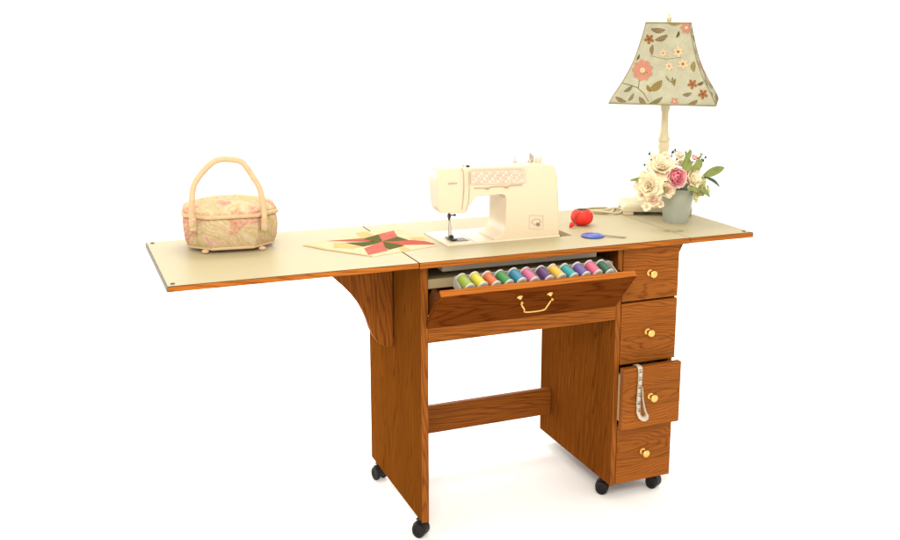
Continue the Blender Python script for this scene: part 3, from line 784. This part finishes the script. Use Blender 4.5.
lathe(bm, [(0, .036), (.040, .036), (.042, .043), (.032, .050), (.022, .056), (.018, .064), (.024, .072), (.026, .080), (.018, .090), (.0155, .100), (.0185, .120), (.0205, .140), (.018, .160), (.0145, .176), (.0150, .186), (.0168, .196), (.0182, .206), (.0155, .211),
           (.0150, .214), (.0188, .219), (.0178, .226), (.0145, .232), (.0125, .252), (.0116, .280), (.0110, .303), (.0135, .312), (.0148, .322), (.0150, .345), (.006, .350), (0, .350)], 0, 0, 28)
finish('lamp_column', bm, M['lampwood'], lp, smooth=True)
ZB, ZT = 1.090 - H, 1.3245 - H
HW = [(0, .0625), (.12, .0680), (.34, .0815), (.46, .0900), (.585, .1020), (.71, .1165), (.83, .1330), (.93, .1465), (1, .1535)]
def hw(t):
    t = max(0, min(1, t))
    for (a, p), (b, q_) in zip(HW, HW[1:]):
        if t <= b: return p + (q_ - p) * (t - a) / (b - a)
    return HW[-1][1]
def shp(k, u, t, off=0):
    a = hw(t); x, y = u * a, -(a + off)
    c_, s_ = math.cos(k * PI / 2), math.sin(k * PI / 2)
    return Vector((x * c_ - y * s_, x * s_ + y * c_, ZT - (ZT - ZB) * t))
Rs = Matrix.Rotation(math.radians(-37.5), 4, 'Z')
bm = bmesh.new()
NV, NU = 24, 6
for k in range(4):
    gr = [[bm.verts.new(shp(k, -1 + 2 * i / NU, j / NV)) for i in range(NU + 1)] for j in range(NV + 1)]
    for j in range(NV):
        for i in range(NU): bm.faces.new((gr[j][i], gr[j][i + 1], gr[j + 1][i + 1], gr[j + 1][i]))
bmesh.ops.remove_doubles(bm, verts=bm.verts, dist=1e-5)
bmesh.ops.transform(bm, matrix=Rs, verts=bm.verts)
sh = finish('lamp_shade', bm, M['shade'], lp)
for p in sh.data.polygons: p.use_smooth = True
try: sh.data.set_sharp_from_angle(angle=math.radians(40))
except Exception: pass
sm = sh.modifiers.new('s', 'SOLIDIFY'); sm.thickness = .0018; sm.offset = -1
bm = bmesh.new()
for t in (0.006, .994):
    pts = [Rs @ shp(k, -1, t) for k in range(4)]
    full = []
    for k in range(4):
        a, b = pts[k], pts[(k + 1) % 4]
        full += [a.lerp(b, s / 6) for s in range(6)]
    tube(bm, full, .0019, 6, close=True)
for k in range(4): tube(bm, [Rs @ shp(k, -1, j / 20) for j in range(21)], .0013, 6)
finish('shade_trim', bm, M['sh_trim'], sh, smooth=True)
# embroidery on each face (coordinates measured on the front panel)
def ctr(t): return 389 - 24 * t
def emb(X, Y):
    t = (Y - 112) / 408; return (X - ctr(t)) / (hw(t) / .1535 * 267), t
bm = bmesh.new()
def epoly(k, pts, mi, lay=0, flip=1):
    vs = []
    for X, Y in pts:
        u, t = emb(X, Y); u = max(-.985, min(.985, u * flip)); t = max(.012, min(.988, t))
        vs.append(bm.verts.new(shp(k, u, t, .0008 + .0003 * lay)))
    try: bm.faces.new(vs).material_index = mi
    except Exception: pass
def eleaf(k, x, y, l, wd, a, mi, f, bend=.18):
    a = math.radians(a); n_ = 7; up_, lo_ = [], []
    for i in range(n_ + 1):
        s = i / n_; c_ = (s - .5) * l; h_ = wd / 2 * math.sin(PI * s) ** .8; b_ = bend * l * (1 - (2 * s - 1) ** 2) * .5
        for lst, sg in ((up_, 1), (lo_, -1)):
            px_, py_ = c_, sg * h_ + b_
            lst.append((x + px_ * math.cos(a) - py_ * math.sin(a), y + px_ * math.sin(a) + py_ * math.cos(a)))
    for i in range(n_):
        epoly(k, [up_[i], up_[i + 1], lo_[i + 1], lo_[i]], mi, 0, f)
    mid = [((u_[0] + l_[0]) / 2, (u_[1] + l_[1]) / 2) for u_, l_ in zip(up_, lo_)]
    if l > 40:      # a paler vein and side stitches
        for i in range(1, n_ - 1):
            for tgt in (up_[i], lo_[i]):
                a0_, b0_ = mid[i + 1], (tgt[0] * .8 + mid[i][0] * .2, tgt[1] * .8 + mid[i][1] * .2)
                dx, dy = b0_[0] - a0_[0], b0_[1] - a0_[1]; q2 = max(1e-6, math.hypot(dx, dy)); nx, ny = -dy / q2 * 1.1, dx / q2 * 1.1
                epoly(k, [(a0_[0] + nx, a0_[1] + ny), (b0_[0] + nx, b0_[1] + ny), (b0_[0] - nx, b0_[1] - ny), (a0_[0] - nx, a0_[1] - ny)], 6, 1.0, f)
def eflower(k, x, y, r, mo, mc, f, n_=7):
    for i in range(n_):
        t = 2 * PI * i / n_ + .4; cx, cy = x + .58 * r * math.cos(t), y + .58 * r * math.sin(t); rr = r * .30
        epoly(k, [(x + r * .62 * math.cos(t) + r * .42 * math.cos(q_) * math.cos(t) - rr * math.sin(q_) * math.sin(t), y + r * .62 * math.sin(t) + r * .42 * math.cos(q_) * math.sin(t) + rr * math.sin(q_) * math.cos(t)) for q_ in [2 * PI * j / 9 for j in range(9)]], mo, 1 + i * .12, f)
    epoly(k, [(x + r * .26 * math.cos(q_), y + r * .26 * math.sin(q_)) for q_ in [2 * PI * j / 10 for j in range(10)]], mc, 2.2, f)
def estem(k, pts, wd, mi, f):
    for (a, b) in zip(pts, pts[1:]):
        d = Vector((b[0] - a[0], b[1] - a[1])).normalized() * wd / 2; nx, ny = -d.y, d.x
        epoly(k, [(a[0] + nx, a[1] + ny), (b[0] + nx, b[1] + ny), (b[0] - nx, b[1] - ny), (a[0] - nx, a[1] - ny)], mi, -.6, f)
BR, OL, DO, PK, CR, RU = range(6)
for k in range(4):
    f = 1 if k % 2 == 0 else -1
    for a in ((342, 148, 74, 26, 3, BR), (358, 188, 70, 26, -22, BR), (314, 250, 54, 20, 95, BR), (440, 172, 38, 13, -68, DO), (522, 330, 52, 26, 92, OL), (332, 425, 84, 36, -38, OL), (300, 440, 40, 18, 60, OL),
              (240, 288, 34, 11, -65, DO), (422, 404, 46, 14, 75, DO), (398, 392, 46, 9, 48, DO), (430, 405, 34, 10, 100, OL), (195, 443, 54, 17, -35, DO), (210, 484, 46, 16, -52, DO), (160, 495, 62, 20, 22, BR), (270, 500, 50, 24, 45, BR),
              (336, 497, 74, 20, -28, DO), (490, 462, 48, 17, -12, DO), (554, 410, 38, 15, -25, BR), (515, 505, 60, 22, -28, BR), (598, 518, 60, 20, 0, OL), (425, 118, 60, 12, 0, OL)):
        eleaf(k, *a, f)
    estem(k, [(250, 385), (249, 410), (246, 440)], 3, DO, f); estem(k, [(165, 417), (200, 425), (240, 437), (275, 465), (300, 505)], 3, DO, f); estem(k, [(300, 280), (380, 296), (460, 285)], 2, OL, f)
    eflower(k, 265, 352, 52, PK, CR, f, 9); eflower(k, 265, 352, 27, RU, CR, f, 6); eflower(k, 484, 138, 30, PK, CR, f); eflower(k, 428, 500, 20, PK, CR, f, 5)
    for x, y, r in ((367, 265, 20), (443, 258, 26), (398, 330, 22), (467, 318, 26)): eflower(k, x, y, r, CR, PK if r < 24 else RU, f, 6)
    for x, y, r in ((297, 197, 25), (515, 415, 24), (568, 462, 24)): eflower(k, x, y, r, RU, BR, f, 5)
bmesh.ops.transform(bm, matrix=Rs, verts=bm.verts)
em = finish('embroidery', bm, [M['sh_brown'], M['sh_olive'], M['sh_dolive'], M['sh_pink'], M['sh_cream'], M['sh_rust'], M['sh_vein']], sh)
bm = bmesh.new(); tube(bm, [(0, 0, .345), (0, 0, ZT - .004)], .0022, 8)
for k in range(4):
    p = Rs @ shp(k, -1, .02); tube(bm, [(0, 0, ZT - .006), (p.x * .985, p.y * .985, ZT - .006)], .0014, 6)
finish('harp', bm, M['brass'], lp, smooth=True)
bm = bmesh.new(); lathe(bm, [(0, ZT - .004), (.006, ZT - .004), (.0065, ZT + .002), (.0075, ZT + .006), (.008, ZT + .014), (.0062, ZT + .017), (.0035, ZT + .0185), (.004, ZT + .0225), (.0028, ZT + .026), (0, ZT + .027)], 0, 0, 18)
finish('finial', bm, M['lampwood'], lp, smooth=True)
# flex looped on the table behind the pincushion
bm = bmesh.new()
CP = smooth_path([(.850, .440, .0035), (.835, .452, .0035), (.805, .440, .0035), (.770, .395, .0035), (.735, .385, .0035), (.715, .400, .0035), (.725, .425, .0035), (.765, .430, .0035), (.795, .418, .009), (.800, .385, .009), (.770, .365, .0035), (.735, .372, .009), (.70, .41, .009), (.695, .45, .0035), (.74, .474, .0035), (.79, .462, .0035)], 6)
CP = [p - Vector((lc.x, lc.y, 0)) for p in CP]
tube(bm, CP, .0033, 8); finish('flex', bm, M['lampbase'], lp, smooth=True)

# ------------------------------------------------------------------ flowers in a pot
pc = Vector((.884, .208, H))
fp = empty('flower_pot', pc, 'pale blue grey pot of cream and pink flowers standing in front of the lamp', 'potted flowers')
bm = bmesh.new()
lathe(bm, [(0, .002), (.036, .002), (.037, 0), (.0395, 0), (.0405, .004), (.042, .008), (.0435, .018), (.0500, .050), (.0565, .082), (.0605, .0945), (.0640, .0990), (.0635, .1010), (.0615, .1010), (.0590, .0960), (.052, .070), (0, .068)], 0, 0, 48)
pt_ = finish('pot', bm, M['pot'], fp, smooth=True); pt_.scale = (.88, .88, 1); pt_.location = (-.010, 0, 0)
bm = bmesh.new(); lathe(bm, [(0, .088), (.030, .086), (.053, .078), (.050, .074)], 0, 0, 20); ff = finish('floral_foam', bm, M['soil'], fp, smooth=True); ff.scale = (.86, .86, 1); ff.location = (-.010, 0, 0)
def petal(bm, base, out, up, ln, wd, a0, a1, mi=0, cup=.25, ruff=.04):
    """grid patch leaving base; direction angle from the axis `up` towards `out` runs a0->a1."""
    out = out.normalized(); up = up.normalized(); side = up.cross(out)
    ns, ntt = 7, 6; g_ = []; p = Vector(base); ph = random.uniform(0, 6)
    for i in range(ns + 1):
        s = i / ns; a = a0 + (a1 - a0) * s
        d = up * math.cos(a) + out * math.sin(a); nrm = up * -math.sin(a) + out * math.cos(a)
        if i: p = p + d * ln / ns
        wq = wd * (.30 + .70 * math.sin(PI * min(1, s * .62 + .06)) ** .9) * (1 if s < .8 else math.sqrt(max(0.05, 1 - ((s - .8) / .2) ** 2 * .75)))
        row = []
        for j in range(ntt + 1):
            t = -1 + 2 * j / ntt
            rf = ruff * ln * math.sin(5 * t + ph) * s * s
            row.append(bm.verts.new(p + side * t * wq - nrm * (cup * wq * t * t) + nrm * rf + d * (-.10 * ln * t * t * s)))
        g_.append(row)
    for i in range(ns):
        for j in range(ntt):
            bm.faces.new((g_[i][j], g_[i][j + 1], g_[i + 1][j + 1], g_[i + 1][j])).material_index = mi
def bloom(name, c, face, r, layers, mats, label=None):
    r *= 1.04
    """layers: (count, length factor, width factor, a0, a1, material index)"""
    bm = bmesh.new(); face = Vector(face).normalized()
    u = face.cross(Vector((0, 0, 1))); u = u.normalized() if u.length > .1 else Vector((1, 0, 0)); v_ = face.cross(u)
    for li, (cnt, lf, wf, a0, a1, mi) in enumerate(layers):
        for i in range(cnt):
            t = 2 * PI * (i + .5 * (li % 2)) / cnt + random.uniform(-.15, .15)
            out = u * math.cos(t) + v_ * math.sin(t)
            petal(bm, Vector(c) - face * r * .45 + out * r * .05, out, face, r * lf * random.uniform(.9, 1.1), r * wf, math.radians(a0 + random.uniform(-6, 6)), math.radians(a1 + random.uniform(-8, 8)), mi, .30)
    o = finish(name, bm, mats, fp, smooth=True)
    if label: o['label'] = label
    md = o.modifiers.new('s', 'SOLIDIFY'); md.thickness = .0006
    return o
def W(u, v, y):   # measured positions turned into pot-local coordinates
    x = .863 + (u - 676) * .00322 + (y - .2) * .62; z = .885 - (v - 178) * .00298 - (u - 676) * .0002 - (y - .2) * .22
    return Vector((x, y, z)) - pc
OPEN = [(7, 1.25, .48, 62, 88, 0), (6, 1.05, .46, 42, 62, 0), (5, .85, .42, 22, 35, 1), (5, .65, .36, 8, 5, 1)]
BALL = [(7, 1.25, .62, 80, 10, 0), (6, 1.10, .58, 62, -8, 1), (5, .95, .50, 45, -25, 1), (4, .75, .40, 25, -30, 1)]
CC = [M['petal_cream'], M['petal_cream']]; CP_ = [M['petal_cream'], M['petal_peach']]; PK_ = [M['petal_blush'], M['petal_pink']]; LM = [M['petal_lime'], M['petal_cream']]
bloom('peony', W(660, 168, .165), (-.35, -.7, .75), .036, OPEN, CC, 'large cream bloom at the top')
bloom('peony', W(647, 187, .150), (-.75, -.65, .2), .034, OPEN, CC)
bloom('peony', W(652, 201, .140), (-.5, -.8, -.25), .023, OPEN, CP_, 'small peach cream bloom drooping over the rim')
bloom('peony', W(669, 174, .22), (-.1, -.2, 1), .034, OPEN, CP_)
bloom('rose', W(675, 179, .130), (-.28, -.95, .12), .033, BALL, PK_, 'round pink ranunculus at the front')
bloom('peony', W(693, 180, .150), (.25, -.85, .35), .033, OPEN, CC)
bloom('peony', W(667, 191, .138), (-.3, -.9, 0), .020, OPEN, CP_)
bloom('hydrangea', W(703, 191, .145), (.4, -.85, -.1), .026, [(9, 1.0, .40, 75, 95, 0), (8, .9, .38, 45, 60, 0), (6, .8, .34, 20, 30, 0)], LM, 'yellow green ruffled bloom')
bloom('peony', W(685, 164, .235), (.2, .1, 1), .026, OPEN, CP_)
bloom('rose', W(695, 159, .200), (.2, -.6, .8), .0125, BALL, [M['petal_blush'], M['petal_blush']], 'small pink bud at the top right')
bloom('peony', W(672, 185, .270), (-.1, .9, .4), .034, OPEN, CC); bloom('peony', W(692, 182, .255), (.6, .7, .3), .030, OPEN, CP_); bloom('peony', W(655, 184, .240), (-.8, .4, .3), .030, OPEN, CC)
SM = [(5, 1.15, .55, 60, 85, 0), (4, .6, .4, 15, 10, 1)]
for (u_, v__, y_, r_, mm) in ((641, 182, .17, .013, CC), (640, 196, .16, .014, CP_), (646, 207, .145, .012, CC), (654, 160, .19, .012, CP_), (680, 157, .20, .013, CC), (689, 166, .17, .014, CP_),
                              (706, 181, .17, .013, LM), (711, 190, .165, .011, LM), (700, 170, .18, .012, CP_), (664, 157, .19, .011, CC), (660, 205, .135, .010, CP_), (697, 199, .14, .012, LM)):
    bloom('small_flower', W(u_, v__, y_), ((u_ - 676) / 60, -.8, .3), r_, SM, mm)
def leafy(c, d, up, ln, wd, mat, arch=.5):
    bm = bmesh.new(); petal(bm, c, Vector(d), Vector(up), ln, wd, math.radians(35), math.radians(35 + arch * 100), 0, .35, .03)
    o = finish('leaf', bm, mat, fp, smooth=True); md = o.modifiers.new('s', 'SOLIDIFY'); md.thickness = .0007
    return o
def leaf2(a, b, wd, mat, lift=.01, tilt=(0, -.6, .8)):
    """pointed oval leaf from a to b"""
    a, b = Vector(a), Vector(b); ax_ = b - a; L_ = ax_.length; nrm = Vector(tilt); side = ax_.cross(nrm).normalized(); nrm = side.cross(ax_).normalized()
    bm = bmesh.new(); g_ = []
    for i in range(11):
        s = i / 10; hw_ = wd * math.sin(PI * min(1, s * .94 + .03)) ** .8
        c_ = a + ax_ * s + nrm * lift * math.sin(PI * s)
        g_.append([bm.verts.new(c_ + side * hw_ * t + nrm * abs(t) * hw_ * .35) for t in (-1, -.5, 0, .5, 1)])
    for i in range(10):
        for j in range(4): bm.faces.new((g_[i][j], g_[i][j + 1], g_[i + 1][j + 1], g_[i + 1][j]))
    o = finish('leaf', bm, mat, fp, smooth=True); md = o.modifiers.new('s', 'SOLIDIFY'); md.thickness = .0008
leaf2(W(703, 179, .18), W(727, 168.5, .17), .0125, M['leaf'], tilt=(0, -.8, .5))
leaf2(W(706, 178, .17), W(723, 188, .165), .0060, M['leaf_dark'], .006, (0, -.8, .6))
leaf2(W(645, 181, .18), W(627.5, 182, .17), .0055, M['leaf'], .004, (0, -.8, .5))
leaf2(W(681, 176, .145), W(689, 161, .16), .0125, M['leaf'], .008, (-.3, -.9, .2))
leaf2(W(690, 172, .14), W(702, 162, .16), .0120, M['leaf'], .006, (.2, -.9, .3))
leaf2(W(681, 168, .15), W(690, 152, .17), .0080, M['leaf'], .006, (-.3, -.9, .2))
leaf2(W(678, 190, .130), W(688, 186, .120), .008, M['leaf_dark'], .004, (0, -.9, .5))
leaf2(W(688, 190, .135), W(700, 192, .130), .007, M['leaf'], .004, (0, -.9, .5))
leaf2(W(700, 190, .14), W(712, 198, .14), .008, M['leaf'], .004, (0, -.9, .5))
leaf2(W(668, 188, .150), W(657, 196, .130), .008, M['leaf'], .004, (0, -.9, .5))
def sprig(pts, lv, mat):
    bm = bmesh.new(); P_ = smooth_path(pts, 5); tube(bm, P_, .0009, 6)
    for k in range(lv):
        i = int((k + 1.5) / (lv + 1.5) * (len(P_) - 1)); c_ = P_[i]
        d = Vector((random.uniform(-1, 1), random.uniform(-.6, .3), random.uniform(-.1, 1))).normalized()
        sphere(bm, c_ + d * .0055, (.0036, .0024, .0042), 8, 6)
    finish('sprig', bm, mat, fp, smooth=True)
sprig([W(655, 172, .2), W(650, 163, .2), W(647, 153, .2)], 5, M['leaf_dark'])
sprig([W(666, 162, .21), W(671, 155, .21), W(677, 152.5, .2)], 5, M['leaf_dark'])
sprig([W(671, 165, .21), W(684, 156, .2), W(693, 152, .2)], 5, M['leaf'])
sprig([W(697, 170, .19), W(703, 163, .19), W(706, 158, .18)], 5, M['leaf_dark'])
sprig([W(650, 178, .2), W(645, 170, .2), W(644, 165, .19)], 4, M['leaf_dark'])
sprig([W(690, 166, .2), W(700, 160, .19), W(704, 155, .18)], 4, M['leaf'])
sprig([W(660, 163, .17), W(672, 157, .16), W(686, 158, .16)], 3, M['petal_blush'])
